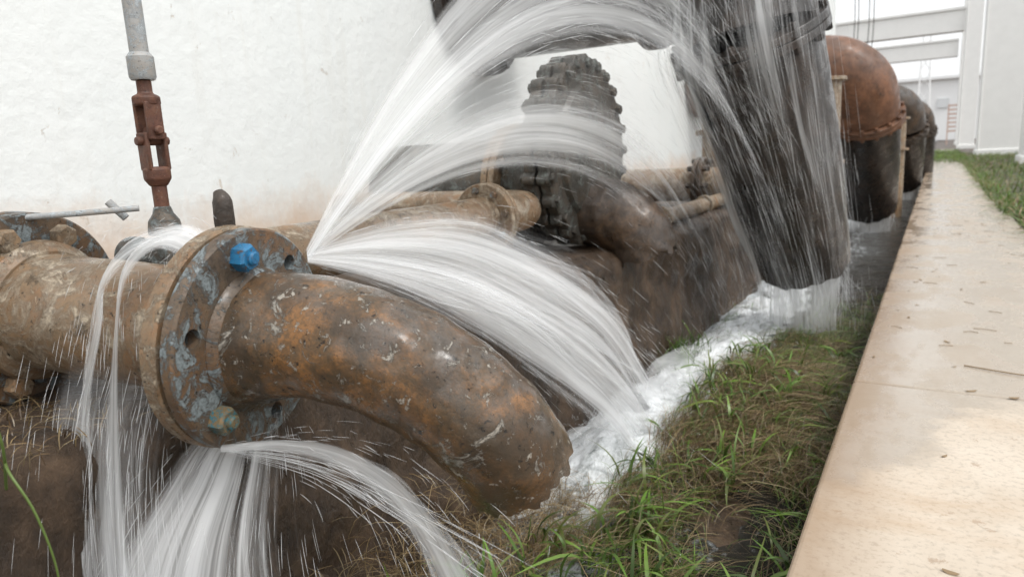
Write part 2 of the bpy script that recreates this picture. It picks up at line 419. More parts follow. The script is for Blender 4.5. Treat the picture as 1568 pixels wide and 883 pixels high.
mb=MB(); hexa(mb,onfl(225),d,.0235,.026,.027,.1); lathe(mb,onfl(225),d,[(.012,.05),(.012,.060),(.009,.063)],16,False); mkobj('bolt_lower',mb,M_olive,P,sharp=25)
mb=MB(); bolts(mb,C1,-d,.153,6,.022,.022,.036,math.radians(45)); mkobj('nuts_back',mb,M_flange,P,sharp=25)
mb=MB(); plate(mb,C2,d,.190,.10,-.03,-.002,.004,80); plate(mb,C2,d,.19,.10,-.062,-.034,.004,80); mkobj('rear_flange',mb,M_flange,P)
mb=MB(); bolts(mb,C2,d,.152,8,.024,.024,-.002,.35); mkobj('rear_bolts',mb,M_tan,P,sharp=25)
el=[C1+d*.022,(-.895,.775,-.284),(-.768,.806,-.310),(-.668,.845,-.370),(-.610,.892,-.450),(-.590,.940,-.532)]
mb=MB(); sweep(mb,el,[.114,.105,.101,.100,.100,.100],88,14,.010,jag=.020,rough=.004); mkobj('elbow',mb,M_rust,P)
mb=MB(); lathe(mb,C1,d,[(.112,.026),(.125,.028),(.122,.034),(.113,.042)],64,False)
mkobj('weld_bead',mb,M_flange,P)
mb=MB()
q=C1-d*.06+V((0,0,.195))+e1*.055
sweep(mb,[q-V((0,0,.05)),q,q+V((0,0,.035)),q+V((-.008,0,.052))],[.017,.018,.017,.009],20,5); mkobj('lug_bolt',mb,M_brown,P)
S=empty('valve_stem')
bx,by=-1.36,.83
mb=MB(); sweep(mb,[(bx,by,.20),(bx,by,.5),(bx,by,1.6)],.0175,24,4); mkobj('upper_pipe',mb,M_galv,S)
mb=MB(); lathe(mb,(bx,by,.185),(0,0,1),[(.022,0),(.025,.006),(.025,.044),(.019,.052)],24,False); mkobj('coupling',mb,M_galv,S)
mb=MB()
lathe(mb,(bx,by,.135),(0,0,1),[(.024,0),(.026,.005),(.026,.018),(.014,.024),(.014,.05)],24,False)
for s in (-1,1): box(mb,(bx+s*.019,by-.001,.105),(.009,.034,.075))
for s in (-1,1): box(mb,(bx,by+s*.019,.045),(.034,.009,.075))
box(mb,(bx,by,.075),(.024,.024,.024))
lathe(mb,(bx-.034,by,.086),(1,0,0),[(.009,0),(.009,.068)],16,False)
lathe(mb,(bx,by-.034,.066),(0,1,0),[(.009,0),(.009,.068)],16,False)
lathe(mb,(bx,by,-.005),(0,0,1),[(.016,-.02),(.026,-.005),(.026,.016),(.02,.02)],24,False)
sweep(mb,[(bx,by,-.0),(bx,by,-.06),(bx,by,-.11)],.0145,20,3)
o=mkobj('universal_joint',mb,M_redrust,S); bevel(o,.003,2)
mb=MB()
lathe(mb,(bx,by,-.125),(0,0,1),[(.03,0),(.034,.006),(.030,.03),(.02,.045),(.016,.06)],28,False)
box(mb,(bx,by,-.155),(.075,.06,.05)); box(mb,(bx-.02,by+.01,-.2),(.12,.09,.05)); 
lathe(mb,(bx-.11,by-.02,-.17),(1,.1,0),[(.02,0),(.042,.005),(.042,.03),(.026,.035),(.026,.1)],28,False)
sweep(mb,[(bx,by,-.17),(bx,by,-.3),(bx,by,-.43)],.028,24,4)
o=mkobj('valve_body',mb,M_grey,S); bevel(o,.005,2)
mb=MB(); sweep(mb,[(-1.52,.60,-.069),(-1.44,.70,-.068),(-1.375,.79,-.066)],.006,12,4); sweep(mb,[(-1.43,.76,-.05),(-1.41,.78,-.085)],.008,12,2)
mkobj('handle_bar',mb,M_galv,S)
B=empty('branch_pipe')
cx,cz=-1.30,-.205
mb=MB(); sweep(mb,[(cx,1.02,cz),(cx,1.4,cz),(cx,1.915,cz)],.072,40,8,.006,rough=.002); mkobj('pipe_run',mb,M_beige,B)
mb=MB(); plate(mb,(cx,1.94,cz),(0,1,0),.118,.05,-.024,-.002); plate(mb,(cx,1.94,cz),(0,1,0),.118,.05,.002,.022); mkobj('flanges',mb,M_tan,B)
mb=MB(); bolts(mb,(cx,1.94,cz),(0,-1,0),.096,8,.012,.014,.024,.2); bolts(mb,(cx,1.94,cz),(0,1,0),.096,8,.012,.014,.022,.2); mkobj('bolts',mb,M_flange,B,sharp=25)
mb=MB(); sweep(mb,[(cx,1.95,cz),(cx,2.15,cz),(cx-.08,2.3,cz),(cx-.25,2.36,cz),(cx-1.1,2.36,cz)],.07,32,6); mkobj('tail_bend',mb,M_beige,B)
G=empty('gate_valve'); vy=2.78
mb=MB(); sweep(mb,[(-2.42,vy,-.16),(-2.0,vy,-.16),(-1.5,vy,-.16)],.235,56,6,rough=.004); mkobj('inlet_pipe',mb,M_gdark,G)
mb=MB(); plate(mb,(-1.66,vy,-.16),(1,0,0),.30,.2,-.03,.0); plate(mb,(-1.66,vy,-.16),(1,0,0),.30,.2,.006,.036); mkobj('inlet_flange',mb,M_tan,G)
mb=MB(); bolts(mb,(-1.66,vy,-.16),(-1,0,0),.27,12,.02,.02,.03); bolts(mb,(-1.66,vy,-.16),(1,0,0),.27,12,.02,.03,.036); mkobj('inlet_bolts',mb,M_flange,G)
c=V((-1.36,vy,.0))
def scallop(mb,c,ro,h0,h1,n,amp):
    vs=[];N=n*14
    for h,rr in ((h0,.02),(h0,ro-.008),(h0+.006,ro),(h1-.006,ro),(h1,ro-.008),(h1,.02)):
        for k_ in range(N):
            th=2*math.pi*k_/N; r=rr+(amp*max(0,math.cos(n*th))**.5 if rr>.1 else 0)
            vs.append(c+V((h,math.cos(th)*r,math.sin(th)*r)))
    mb.add(vs,[(i*N+k_,i*N+(k_+1)%N,(i+1)*N+(k_+1)%N,(i+1)*N+k_) for i in range(5) for k_ in range(N)])
mb=MB(); scallop(mb,c,.385,-.06,-.006,24,.026); scallop(mb,c,.385,.006,.06,24,.026)
lathe(mb,c+V((0,0,-.1)),(1,0,0),[(.24,-.25),(.26,-.12),(.28,-.06)],64,False); lathe(mb,c,(1,0,0),[(.30,.05),(.28,.08),(.2,.10)],64,False); mkobj('body_discs',mb,M_gdark,G)
mb=MB()
for i in range(24):
    th=2*math.pi*i/24; q=c+V((0,math.cos(th)*.372,math.sin(th)*.372))
    hexa(mb,q,(1,0,0),.022,.018,.06,random.random()); hexa(mb,q,(-1,0,0),.022,.018,.06,random.random())
mkobj('rim_bolts',mb,M_gdark,G,sharp=30)
mb=MB(); sweep(mb,[(-1.33,vy,-.26),(-1.2,vy+.02,-.28),(-1.10,vy+.04,-.36),(-1.07,vy+.05,-.46)],[.15,.15,.145,.14],48,8,.012,jag=.03,rough=.012); mkobj('outlet_stub',mb,M_brown,G)
H=empty('flanged_pipe')
mb=MB(); sweep(mb,[(-2.41,4.9,-.27),(-1.8,4.9,-.27),(-1.2,4.9,-.28),(-1.0,4.9,-.36),(-.95,4.9,-.5)],.12,32,6,.01); mkobj('run',mb,M_beige,H)
mb=MB(); plate(mb,(-1.42,4.9,-.27),(1,0,0),.19,.1,-.03,0); plate(mb,(-1.42,4.9,-.27),(1,0,0),.19,.1,.006,.036); bolts(mb,(-1.42,4.9,-.27),(1,0,0),.16,8,.02,.05,.036); bolts(mb,(-1.42,4.9,-.27),(-1,0,0),.16,8,.02,.04,.03); mkobj('flange',mb,M_brown,H)
mb=MB(); sweep(mb,[(-1.55,5.7,-.45),(-1.55,5.7,.0),(-1.55,5.7,.28)],.10,28,4); plate(mb,(-1.55,5.7,.1),(0,0,1),.15,.08,-.02,.02); mkobj('riser',mb,M_tan,H)
mb=MB(); sweep(mb,[(-1.26,2.9,-.375),(-1.26,4,-.375),(-1.26,6,-.37),(-1.26,9,-.37)],.045,20,6)
for y in (3.6,4.4,5.4,6.6): plate(mb,(-1.26,y,-.374),(0,1,0),.06,.04,-.02,.02)
mkobj('ground_conduit',mb,M_tan)
def discharge(wy,zc,R,ex,pts,rad,fl_i,m_h,m_e,m_v,jag=.03,fr=1.13):
    e=empty('discharge_pipe')
    mb=MB(); sweep(mb,[(-2.42,wy,zc),(-2.0,wy,zc),(ex,wy,zc)],R,56,6,rough=.005); mkobj('horizontal_run',mb,m_h,e)
    mb=MB(); plate(mb,(-2.36,wy,zc),(1,0,0),R*1.22,R*.9,-.03,.03); bolts(mb,(-2.36,wy,zc),(1,0,0),R*1.12,16,.026,.04,.03)
    plate(mb,(ex,wy,zc),(1,0,0),R*1.15,R*.9,-.035,-.002); plate(mb,(ex,wy,zc),(1,0,0),R*1.15,R*.9,.004,.037); bolts(mb,(ex,wy,zc),(1,0,0),R*1.08,16,.026,.035,.037); mkobj('wall_flange',mb,m_h,e)
    mb=MB(); sweep(mb,[(ex,wy,zc)]+pts[:fl_i+1],rad[:fl_i+2],56,8,rough=.004); mkobj('elbow',mb,m_e,e)
    a=V(pts[fl_i]); b=V(pts[fl_i+1]); t=(b-a).normalized(); r=rad[fl_i+1]
    mb=MB(); plate(mb,a,t,r*fr,r*.8,-.04,-.003); plate(mb,a,t,r*fr,r*.8,.003,.04); bolts(mb,a,t,r*(fr-.06),16,.022,.03,.04); bolts(mb,a,-t,r*(fr-.06),16,.022,.03,.04); mkobj('flange',mb,m_e,e,sharp=30)
    mb=MB(); sweep(mb,pts[fl_i:],rad[fl_i+1:],56,10,.014,jag=jag,rough=.005); mkobj('drop_pipe',mb,m_v,e)
    return e
bigp=[(-1.04,3.60,.90),(-.88,3.60,.75),(-.82,3.60,.50),(-.71,3.87,-.1),(-.62,4.16,-.69)]
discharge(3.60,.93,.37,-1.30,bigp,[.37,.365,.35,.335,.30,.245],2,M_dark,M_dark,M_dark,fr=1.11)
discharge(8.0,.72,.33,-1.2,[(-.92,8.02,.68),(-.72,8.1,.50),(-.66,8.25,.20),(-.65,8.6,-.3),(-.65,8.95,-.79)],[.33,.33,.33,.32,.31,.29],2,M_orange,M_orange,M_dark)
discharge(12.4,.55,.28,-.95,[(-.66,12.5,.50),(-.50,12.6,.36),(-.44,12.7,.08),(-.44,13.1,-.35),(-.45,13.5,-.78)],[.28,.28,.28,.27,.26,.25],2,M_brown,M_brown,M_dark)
discharge(16.5,.5,.26,-.8,[(-.5,16.5,.45),(-.36,16.6,.3),(-.32,16.7,.05),(-.32,16.9,-.35),(-.32,17.2,-.78)],[.26]*6,2,M_brown,M_brown,M_dark)
for (x,y,r,zt) in ((-.80,6.2,.12,.45),(-.50,10.6,.13,.2),(-.40,14.9,.12,.2)):
    mb=MB(); sweep(mb,[(x,y,-1.12),(x,y,-.4),(x,y,zt)],r,28,4); plate(mb,(x,y,zt),(0,0,1),r*1.3,.02,.0,.03); plate(mb,(x,y,-.2),(0,0,1),r*1.35,.05,.0,.03)
    mkobj('support_pipe',mb,M_tan)

# ---------------------------------------------------------------- water
def quads_tube(P,r):
    T=np.gradient(P,axis=0); T/=np.linalg.norm(T,axis=1)[:,None]+1e-9
    a=np.cross(T,np.array([.3,.2,1.0])); a/=np.linalg.norm(a,axis=1)[:,None]+1e-9
    b=np.cross(T,a)
    out=[]
    for k in range(3):
        th=2*math.pi*k/3
        out.append(P+(a*math.cos(th)+b*math.sin(th))*r[:,None])
    return np.stack(out,1).reshape(-1,3)
class Strands:
    def __init__(s): s.V=[];s.F=[];s.n=0
    def add(s,P,r):
        m=len(P); v=quads_tube(P,r); i=np.arange(m-1)[:,None]*3; k=np.arange(3)[None,:]; k2=(k+1)%3
        f=np.stack([i+k,i+k2,i+3+k2,i+3+k],-1).reshape(-1,4)+s.n
        s.V.append(v); s.F.append(f); s.n+=len(v)
    def obj(s,name,mat,parent=None):
        v=np.concatenate(s.V); f=np.concatenate(s.F); me=bpy.data.meshes.new(name)
        me.vertices.add(len(v)); me.vertices.foreach_set('co',v.ravel())
        me.loops.add(f.size); me.loops.foreach_set('vertex_index',f.ravel().astype(np.int32))
        me.polygons.add(len(f)); me.polygons.foreach_set('loop_start',np.arange(len(f),dtype=np.int32)*4)
        me.polygons.foreach_set('loop_total',np.full(len(f),4,dtype=np.int32))
        me.update(); me.validate(); me.materials.append(mat)
        return link(bpy.data.objects.new(name,me),parent)
def ballistic(A,Bp):
    def fam(s,m=44):
        q={k:np.array(A[k],float)*(1-s)+np.array(Bp[k],float)*s for k in A}
        t=np.linspace(0,1,m)*q['L']
        return np.stack([q['p0'][0]+q['k']*t,q['p0'][1]+t,q['p0'][2]+q['a']*t-q['b']*t*t],1)
    return fam
def poly(lines):
    L=[np.array(catmull(l,[0]*len(l),12)[0]) for l in lines]
    def fam(s,m=None):
        x=s*(len(L)-1); i=min(int(x),len(L)-2); f=x-i
        return L[i]*(1-f)+L[i+1]*f
    return fam
def emit(S,fam,n,r=(.0003,.0008),j0=.004,j1=.03,win=(.25,.8),pts=14,srange=(0,1),tpow=1.0,tmax=1.0):
    for _ in range(n):
        s=srange[0]+(srange[1]-srange[0])*rng.random(); P=fam(s); m=len(P)
        t=np.linspace(0,1,m)[:,None]
        P=P+rng.normal(0,1,3)*(j0+j1*t)*np.array([1,1,.8])
        L=win[0]+(win[1]-win[0])*rng.random()
        t0=(rng.random()**tpow)*(tmax-L) if tmax>L else 0
        x=np.linspace(t0,min(t0+L,1),pts)*(m-1); i=np.clip(x.astype(int),0,m-2); f=(x-i)[:,None]
        Q=P[i]*(1-f)+P[i+1]*f
        rr=(r[0]+(r[1]-r[0])*rng.random()**2)*np.sin(np.linspace(.06,math.pi-.06,pts))**.5
        S.add(Q,rr)
def loft(name,fam,mat,parent,nu=20,off=(0,0,0),wob=.0):
    L=[fam(s) for s in np.linspace(0,1,nu)]; m=len(L[0]); v=[]
    for i,P in enumerate(L):
        for j,p in enumerate(P):
            t=j/(m-1); w=wob*t*mn.noise(V((i*.35,j*.10,off[0]*50+wob*9)))
            v.append((p[0]+off[0]*t+w,p[1]+off[1]*t,p[2]+off[2]*t+w*.6))
    f=[(i*m+j,i*m+j+1,(i+1)*m+j+1,(i+1)*m+j) for i in range(nu-1) for j in range(m-1)]
    me=bpy.data.meshes.new(name); me.from_pydata(v,[],f); uv=me.uv_layers.new(name='UVMap')
    for lo in me.loops:
        i,j=divmod(lo.vertex_index,m); uv.data[lo.index].uv=(i/(nu-1),j/(m-1))
    me.polygons.foreach_set('use_smooth',[True]*len(me.polygons)); me.materials.append(mat)
    return link(bpy.data.objects.new(name,me),parent)
s0=(-1.17,1.03,-.19)
def sp(dz): return (s0[0],s0[1],s0[2]+dz)
W=empty('water_spray')
outer=ballistic(dict(p0=sp(.015),k=.10,a=1.38,b=.48,L=3.15),dict(p0=sp(-.02),k=.22,a=.98,b=.43,L=3.0))
loft('outer_jet_sheet',outer,m_sheet('sheet_a',.95,20,.8,.29,.66,.0,1,.30,.6,.75,.22,.12,0,.66),W,wob=.05)
loft('outer_jet_sheet_back',outer,m_sheet('sheet_b',.8,34,1.1,.36,.70,.0,5,.26,.6,.75,.22,.2,0,.6),W,off=(-.16,.10,-.08),wob=.14)
St=Strands(); emit(St,outer,1300,(.0003,.0008),.005,.15,(.015,.05),5,tpow=.5); St.obj('outer_jet_streaks',M_strand,W)
mist=ballistic(dict(p0=sp(.005),k=.13,a=1.14,b=.44,L=2.2),dict(p0=s0,k=.08,a=.58,b=.30,L=2.3))
loft('mist_sheet',mist,m_sheet('sheet_m',.85,7,.7,.24,.66,.12,3,.65,.5,.6,.12,.05,0,.5),W,wob=.06)
St=Strands(); emit(St,mist,300,(.0003,.0006),.004,.09,(.015,.06),5); St.obj('mist_streaks',M_strand,W)
midj=ballistic(dict(p0=sp(.005),k=.075,a=.70,b=.32,L=2.75),dict(p0=sp(-.015),k=.06,a=.40,b=.255,L=2.7))
loft('middle_jet_sheet',midj,m_sheet('sheet_c',.95,11,.8,.28,.62,.0,11,.26,.55,.7,.3,.12,0,.72),W,wob=.03)
loft('middle_jet_sheet_back',midj,m_sheet('sheet_c2',.5,22,1.2,.36,.66,.0,13,.26,.6,.7,.4,.14,0,.7),W,off=(-.08,.1,.04),wob=.1)
St=Strands(); emit(St,midj,420,(.0003,.0007),.005,.09,(.015,.05),5,tpow=.6); St.obj('middle_jet_streaks',M_strand,W)
low=ballistic(dict(p0=sp(.005),k=.10,a=.30,b=.45,L=1.72),dict(p0=sp(-.02),k=.36,a=-.46,b=.40,L=1.02))
loft('low_jet_sheet',low,m_sheet('sheet_d',.95,26,.7,.28,.62,.04,17,.10,.5,.9,.4,.12,0,.85),W,wob=.05)
loft('low_jet_sheet_back',low,m_sheet('sheet_e',.8,40,.9,.33,.66,.0,23,.1,.5,.88,.4,.14,0,.8),W,off=(-.12,.24,.06),wob=.14)
loft('low_jet_sheet_front',low,m_sheet('sheet_f',.45,60,1.4,.42,.70,.0,27,.2,.6,.85),W,off=(.10,.0,-.02),wob=.16)
St=Strands(); emit(St,low,900,(.0003,.0008),.01,.14,(.015,.06),5,tpow=.6); St.obj('low_jet_streaks',M_strand,W)
St=Strands()
for _ in range(2200):
    c0=np.array([-.98+.13*rng.normal(),2.35+.38*rng.normal(),-1.06])
    if c0[0]<-1.1: c0[0]=-1.1
    vv=np.array([.28*rng.normal(),.5*rng.normal()+.35,.5+.9*rng.random()**1.5]); tt=np.linspace(0,.02+.03*rng.random(),5)+rng.random()*.16
    St.add(c0+np.outer(tt,vv)-np.outer(4.9*tt**2,[0,0,1]),np.full(5,.0004+.0010*rng.random()**3))
for _ in range(900):
    c0=np.array([-.85+.16*rng.normal(),4.5+.6*rng.normal(),-1.06])
    vv=np.array([.28*rng.normal(),.5*rng.normal(),.4+.9*rng.random()**1.5]); tt=np.linspace(0,.02+.03*rng.random(),5)+rng.random()*.14
    St.add(c0+np.outer(tt,vv)-np.outer(4.9*tt**2,[0,0,1]),np.full(5,.0006+.0016*rng.random()**3))
St.obj('splash_streaks',M_strand,W)
lines=[]
for i in range(12):
    yy=1.75+.13*i; lines.append([(-1.10,yy,-1.08),(-1.02,yy+.03,-.95+.03*math.sin(i*1.7)),(-.90,yy+.08,-.94+.03*math.sin(i*2.3)),(-.78,yy+.12,-1.09)])
loft('splash_haze',poly(lines),m_sheet('sheet_sp',.6,9,2.0,.30,.66,.0,61,.0,.5,.6,.4,.14,.3),W,nu=40,wob=.04)
LK=empty('water_leak')
top=C1-d*.02+V((0,0,.17))
lines=[[top,(-1.09,.70,-.085),(-1.15,.655,-.112),(-1.170,.615,-.20),(-1.170,.56,-.40),(-1.165,.50,-.65),(-1.155,.45,-1.0)],
       [top+V((.0,-.03,-.01)),(-1.078,.67,-.095),(-1.12,.61,-.135),(-1.132,.58,-.24),(-1.13,.54,-.45),(-1.12,.50,-.68),(-1.11,.47,-1.0)],
       [top+V((0,-.06,-.03)),(-1.066,.63,-.12),(-1.085,.585,-.165),(-1.092,.560,-.265),(-1.085,.53,-.46),(-1.07,.51,-.7),(-1.05,.49,-1.0)]]
fam=poly(lines)
loft('leak_sheet',fam,m_sheet('sheet_l',.95,6,.8,.25,.58,.05,31,.12,.5,.9,.4,.14,0,.8),LK)
loft('leak_sheet_back',fam,m_sheet('sheet_l2',.6,11,1.3,.36,.64,.0,33,.12,.5,.85),LK,off=(-.08,-.03,0),wob=.08)
St=Strands(); emit(St,fam,380,(.00025,.0005),.01,.09,(.015,.05),5,tpow=.6); St.obj('leak_streaks',M_strand,LK)
lines=[[(-1.28,.56,-.30),(-1.26,.50,-.45),(-1.20,.44,-.8),(-1.18,.42,-1.15)],[(-1.17,.60,-.30),(-1.15,.53,-.45),(-1.11,.48,-.8),(-1.10,.45,-1.15)],[(-1.07,.64,-.36),(-1.05,.58,-.52),(-1.03,.53,-.8),(-1.02,.50,-1.15)]]
fam=poly(lines)
loft('curtain_sheet',fam,m_sheet('sheet_cu',.62,16,.7,.34,.64,.0,81,.0,.8,.95,.4,.14,.40),LK,wob=.03)
St=Strands(); emit(St,fam,260,(.00025,.0006),.01,.03,(.05,.2)); St.obj('drip_streaks',M_strand,LK)
o0=C1-d*.02-V((0,0,.175))
lines=[]
for i,(ex,ey) in enumerate([(-1.17,.48),(-1.10,.53),(-1.03,.58),(-.96,.65),(-.87,.72)]):
    a=o0+V(((i-2)*.014,(i-2)*.035,.012*abs(i-2)))
    lines.append([a,a.lerp(V((ex,ey,-.70)),.35)+V((0,0,.02)),(ex,ey,-.72),(ex+(ex+1.03)*.5,ey+(ey-.58)*.5-.02,-1.12)])
fam=poly(lines)
loft('under_sheet',fam,m_sheet('sheet_u',.95,12,.45,.41,.58,.0,41,.0,.35,.95,.4,.1,0,.9),LK,wob=.02)
loft('under_sheet_back',fam,m_sheet('sheet_u2',.7,20,.7,.45,.64,0,45,.0,.4,.95),LK,off=(-.05,.05,0),wob=.05)
St=Strands(); emit(St,fam,300,(.00025,.0006),.01,.08,(.03,.10),5); St.obj('under_streaks',M_strand,LK)
o1=V((-.985,.64,-.452))
lines=[[o1+V((0,0,.008)),(-.86,.665,-.422),(-.76,.69,-.425),(-.67,.71,-.465),(-.60,.73,-.545),(-.55,.76,-.69),(-.52,.78,-1.0)],
       [o1,(-.86,.665,-.434),(-.76,.69,-.444),(-.675,.71,-.492),(-.615,.73,-.575),(-.57,.75,-.73),(-.54,.76,-1.02)],
       [o1-V((0,0,.006)),(-.87,.665,-.444),(-.77,.69,-.462),(-.69,.71,-.52),(-.64,.72,-.61),(-.60,.73,-.77),(-.58,.74,-1.05)]]
fam=poly(lines)
loft('side_sheet',fam,m_sheet('sheet_s',.95,5,.7,.28,.58,.03,51,.12,.5,.85,.4,.12,0,.8),LK)
loft('side_sheet_back',fam,m_sheet('sheet_s2',.6,9,1.0,.36,.64,.0,53,.2,.5,.85),LK,off=(0,.05,-.05),wob=.06)
St=Strands(); emit(St,fam,220,(.00025,.0005),.006,.06,(.02,.07),5)
lines=[[o1,(-.8,.68,-.46),(-.62,.70,-.50),(-.45,.73,-.56)],[o1,(-.8,.68,-.475),(-.63,.70,-.54),(-.47,.73,-.64)]]
emit(St,poly(lines),60,(.0003,.0006),.002,.02,(.06,.3)); St.obj('side_streaks',M_strand,LK)
loft('side_spray',poly(lines),m_sheet('sheet_ss',.45,5,1.2,.34,.62,.0,57,.2,.5,.6),LK)
O=empty('outlet_water')
St=Strands()
for (x,y,z,r,n,rr) in ((-.62,4.17,-.68,.21,140,(.0005,.0012)),(-.65,8.95,-.78,.27,90,(.001,.002)),(-.45,13.5,-.77,.23,40,(.001,.002))):
    for _ in range(n):
        th=rng.random()*2*math.pi; px=x+r*math.cos(th); py=y+r*math.sin(th)
        t=np.linspace(0,1,6)[:,None]; P_=np.array([px,py,z-.2*rng.random()])+t*np.array([.03*rng.normal(),.06+.04*rng.normal(),-(.05+.15*rng.random())])
        St.add(P_,np.full(6,rr[0]+(rr[1]-rr[0])*rng.random()**2))
St.obj('outlet_drips',M_strand,O)
for (x,y,z,r) in ((-.62,4.18,-.66,.20),(-.65,8.97,-.76,.25),(-.45,13.5,-.75,.22)):
    lines=[[(x+r*math.cos(t_),y+r*math.sin(t_),z),(x+r*.95*math.cos(t_),y+.03+r*.95*math.sin(t_),z-.18),(x+r*math.cos(t_),y+.08+r*math.sin(t_),-1.1)] for t_ in np.linspace(-3.6,.5,9)]
    loft('outlet_sheet',poly(lines),m_sheet('sheet_o',.8,14,.6,.38,.60,.0,91,.0,.5,.95),O,nu=30)
ax_pts=[np.array(p) for p in bigp]; rads=[.365,.35,.335,.30,.245]
lines=[]
for q in range(15):
    side=-3.1+q/14*2.9; pts=[]
    for i in range(5):
        c=ax_pts[i]; T=V(ax_pts[min(i+1,4)]-ax_pts[max(i-1,0)]).normalized()
        e_x=(V((1,0,0))-T*T.x).normalized(); e_y=e_x.cross(T) 
        if e_y.y<0: e_y=-e_y
        rr=rads[i]+(.065 if i==2 else .035)
        pts.append(c+(np.array(e_x)*math.cos(side)+np.array(e_y)*math.sin(side))*rr)
    pts.append(pts[-1]+np.array([0,.05,-.35]))
    lines.append(pts)
famF=poly(lines)
loft('pipe_film',famF,m_sheet('sheet_film',.85,30,2.6,.43,.67,.0,71,.06,.3,.8,.4,.2,.1),O,nu=60,wob=.05)
St=Strands(); emit(St,famF,1400,(.0003,.0010),.02,.06,(.02,.10),5); St.obj('pipe_film_streaks',M_strand,O)
mb=Strands()
def drops(n,cx,sx,rr):
    for _ in range(n):
        p=np.array(cx)+rng.normal(0,1,3)*np.array(sx)
        if p[2]<-1.09: p[2]=-1.09+abs(rng.normal(0,.05))
        r=rr*(.3+rng.random()**2); mb.add(np.stack([p-[0,0,r],p,p+[0,0,r]]),np.array([.1*r,r,.1*r]))
drops(700,(-.95,2.4,-.98),(.16,.4,.08),.002); drops(300,(-.9,3.9,-.95),(.15,.4,.1),.002); drops(120,(-.6,.8,-.9),(.1,.1,.15),.001); drops(500,(-.65,2.2,-1.0),(.2,.6,.06),.0013)
mb.obj('droplets',M_strand,W)

# ---------------------------------------------------------------- grass
class Blades:
    def __init__(s): s.V=[];s.F=[];s.C=[];s.n=0
    def blade(s,p,L,w,dir,lean,col,seg=5):
        t=np.linspace(0,1,seg)
        h=np.array([math.cos(dir),math.sin(dir),0]); side=np.array([-math.sin(dir),math.cos(dir),0])
        side=side*math.cos(.5)+np.array([0,0,1])*math.sin(rng.normal()*.6)*.5
        cv=rng.normal()*.25
        c=p+np.outer(L*(t*(1-lean*.3*t)),[0,0,1])*(1-min(lean,1.15)*t[:,None]*.8)+np.outer(L*lean*t**1.5,h)+np.outer(L*cv*t**2,side)
        ww=w*np.sin(np.clip(.25+t*.75,0,1)*math.pi)**.8; ww[-1]=.0003
        v=np.empty((seg*2,3)); v[0::2]=c-side*ww[:,None]/2; v[1::2]=c+side*ww[:,None]/2
        i=np.arange(seg-1)*2; s.F.append(np.stack([i,i+1,i+3,i+2],1)+s.n); s.V.append(v); s.n+=seg*2
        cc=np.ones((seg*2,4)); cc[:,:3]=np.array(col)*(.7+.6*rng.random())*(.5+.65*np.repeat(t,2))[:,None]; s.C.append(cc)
    def obj(s,name):
        v=np.concatenate(s.V); f=np.concatenate(s.F); me=bpy.data.meshes.new(name)
        me.vertices.add(len(v)); me.vertices.foreach_set('co',v.ravel())
        me.loops.add(f.size); me.loops.foreach_set('vertex_index',f.ravel().astype(np.int32))
        me.polygons.add(len(f)); me.polygons.foreach_set('loop_start',np.arange(len(f),dtype=np.int32)*4)
        me.polygons.foreach_set('loop_total',np.full(len(f),4,dtype=np.int32)); me.update()
        a=me.color_attributes.new('Col','FLOAT_COLOR','POINT'); a.data.foreach_set('color',np.concatenate(s.C).ravel())
        me.materials.append(M_grass); return link(bpy.data.objects.new(name,me))
greens=[(.09,.165,.025),(.13,.24,.035),(.06,.11,.02),(.19,.31,.055),(.17,.21,.05)]
straws=[(.26,.18,.09),(.34,.25,.13),(.14,.085,.04),(.44,.35,.20)]
Bl=Blades()
def gz(x,y): return -1.10+.10*math.exp(-((x+.5)/.28)**2-((y-2.7)/.55)**2)
def wetzone(x,y): return (x<-.82+.08*mn.noise(V((y*5,1,1))) and 1.6<y<3.6) or (x<-.9 and 1.2<y<=1.6) or (((x+.42)/.17)**2+((y-1.75)/.28)**2<1+.8*mn.noise(V((x*9,y*9,3))) and rng.random()<.85)
n=0
while n<16000:
    x=-1.12+.95*rng.random(); y=.6+4.6*rng.random()**.9
    if wetzone(x,y): continue
    clump=mn.noise(V((x*6,y*4.5,2)))+.5*mn.noise(V((x*15,y*13,5)))
    dens=.40+1.5*clump
    if y>3.6: dens*=max(0,(1.0-(y-3.6)/1.5))+ (.25 if x>-.35 else 0)
    if x<-.7 and y>3.3: dens*=.15
    if rng.random()>dens: continue
    n+=1
    dry=math.exp(-((x+.60)/.28)**2-((y-2.55)/.6)**2)*1.3+.2+.5*max(0,mn.noise(V((x*7,y*6,9)))*2.5)
    st=rng.random()<dry
    col=(straws if st else greens)[rng.integers(4 if st else 5)]
    L=(.05+.13*rng.random()**1.3); w=.002+.004*rng.random()**2
    if st: w*=.45; L*=1.2
    flat=mn.noise(V((x*3,y*3,30)))>-.02
    Bl.blade(np.array([x,y,gz(x,y)+(.05 if st else .02)*rng.random()]),L,w,(rng.random()*2*math.pi) if not flat else 1.3+.6*rng.normal(),(.4+.8*rng.random()) if not (st or flat) else .9+.5*rng.random(),col)
for _ in range(6500):
    x=-.60+.20*rng.normal(); y=2.5+.48*rng.normal()
    if not(-.85<x<-.2) or wetzone(x,y): continue
    a_=.9+.7*rng.normal()
    Bl.blade(np.array([x,y,gz(x,y)+.03+.05*rng.random()]),.08+.12*rng.random(),.0013+.0014*rng.random(),a_,1.1,straws[rng.integers(4)] if rng.random()<.78 else greens[rng.integers(5)])
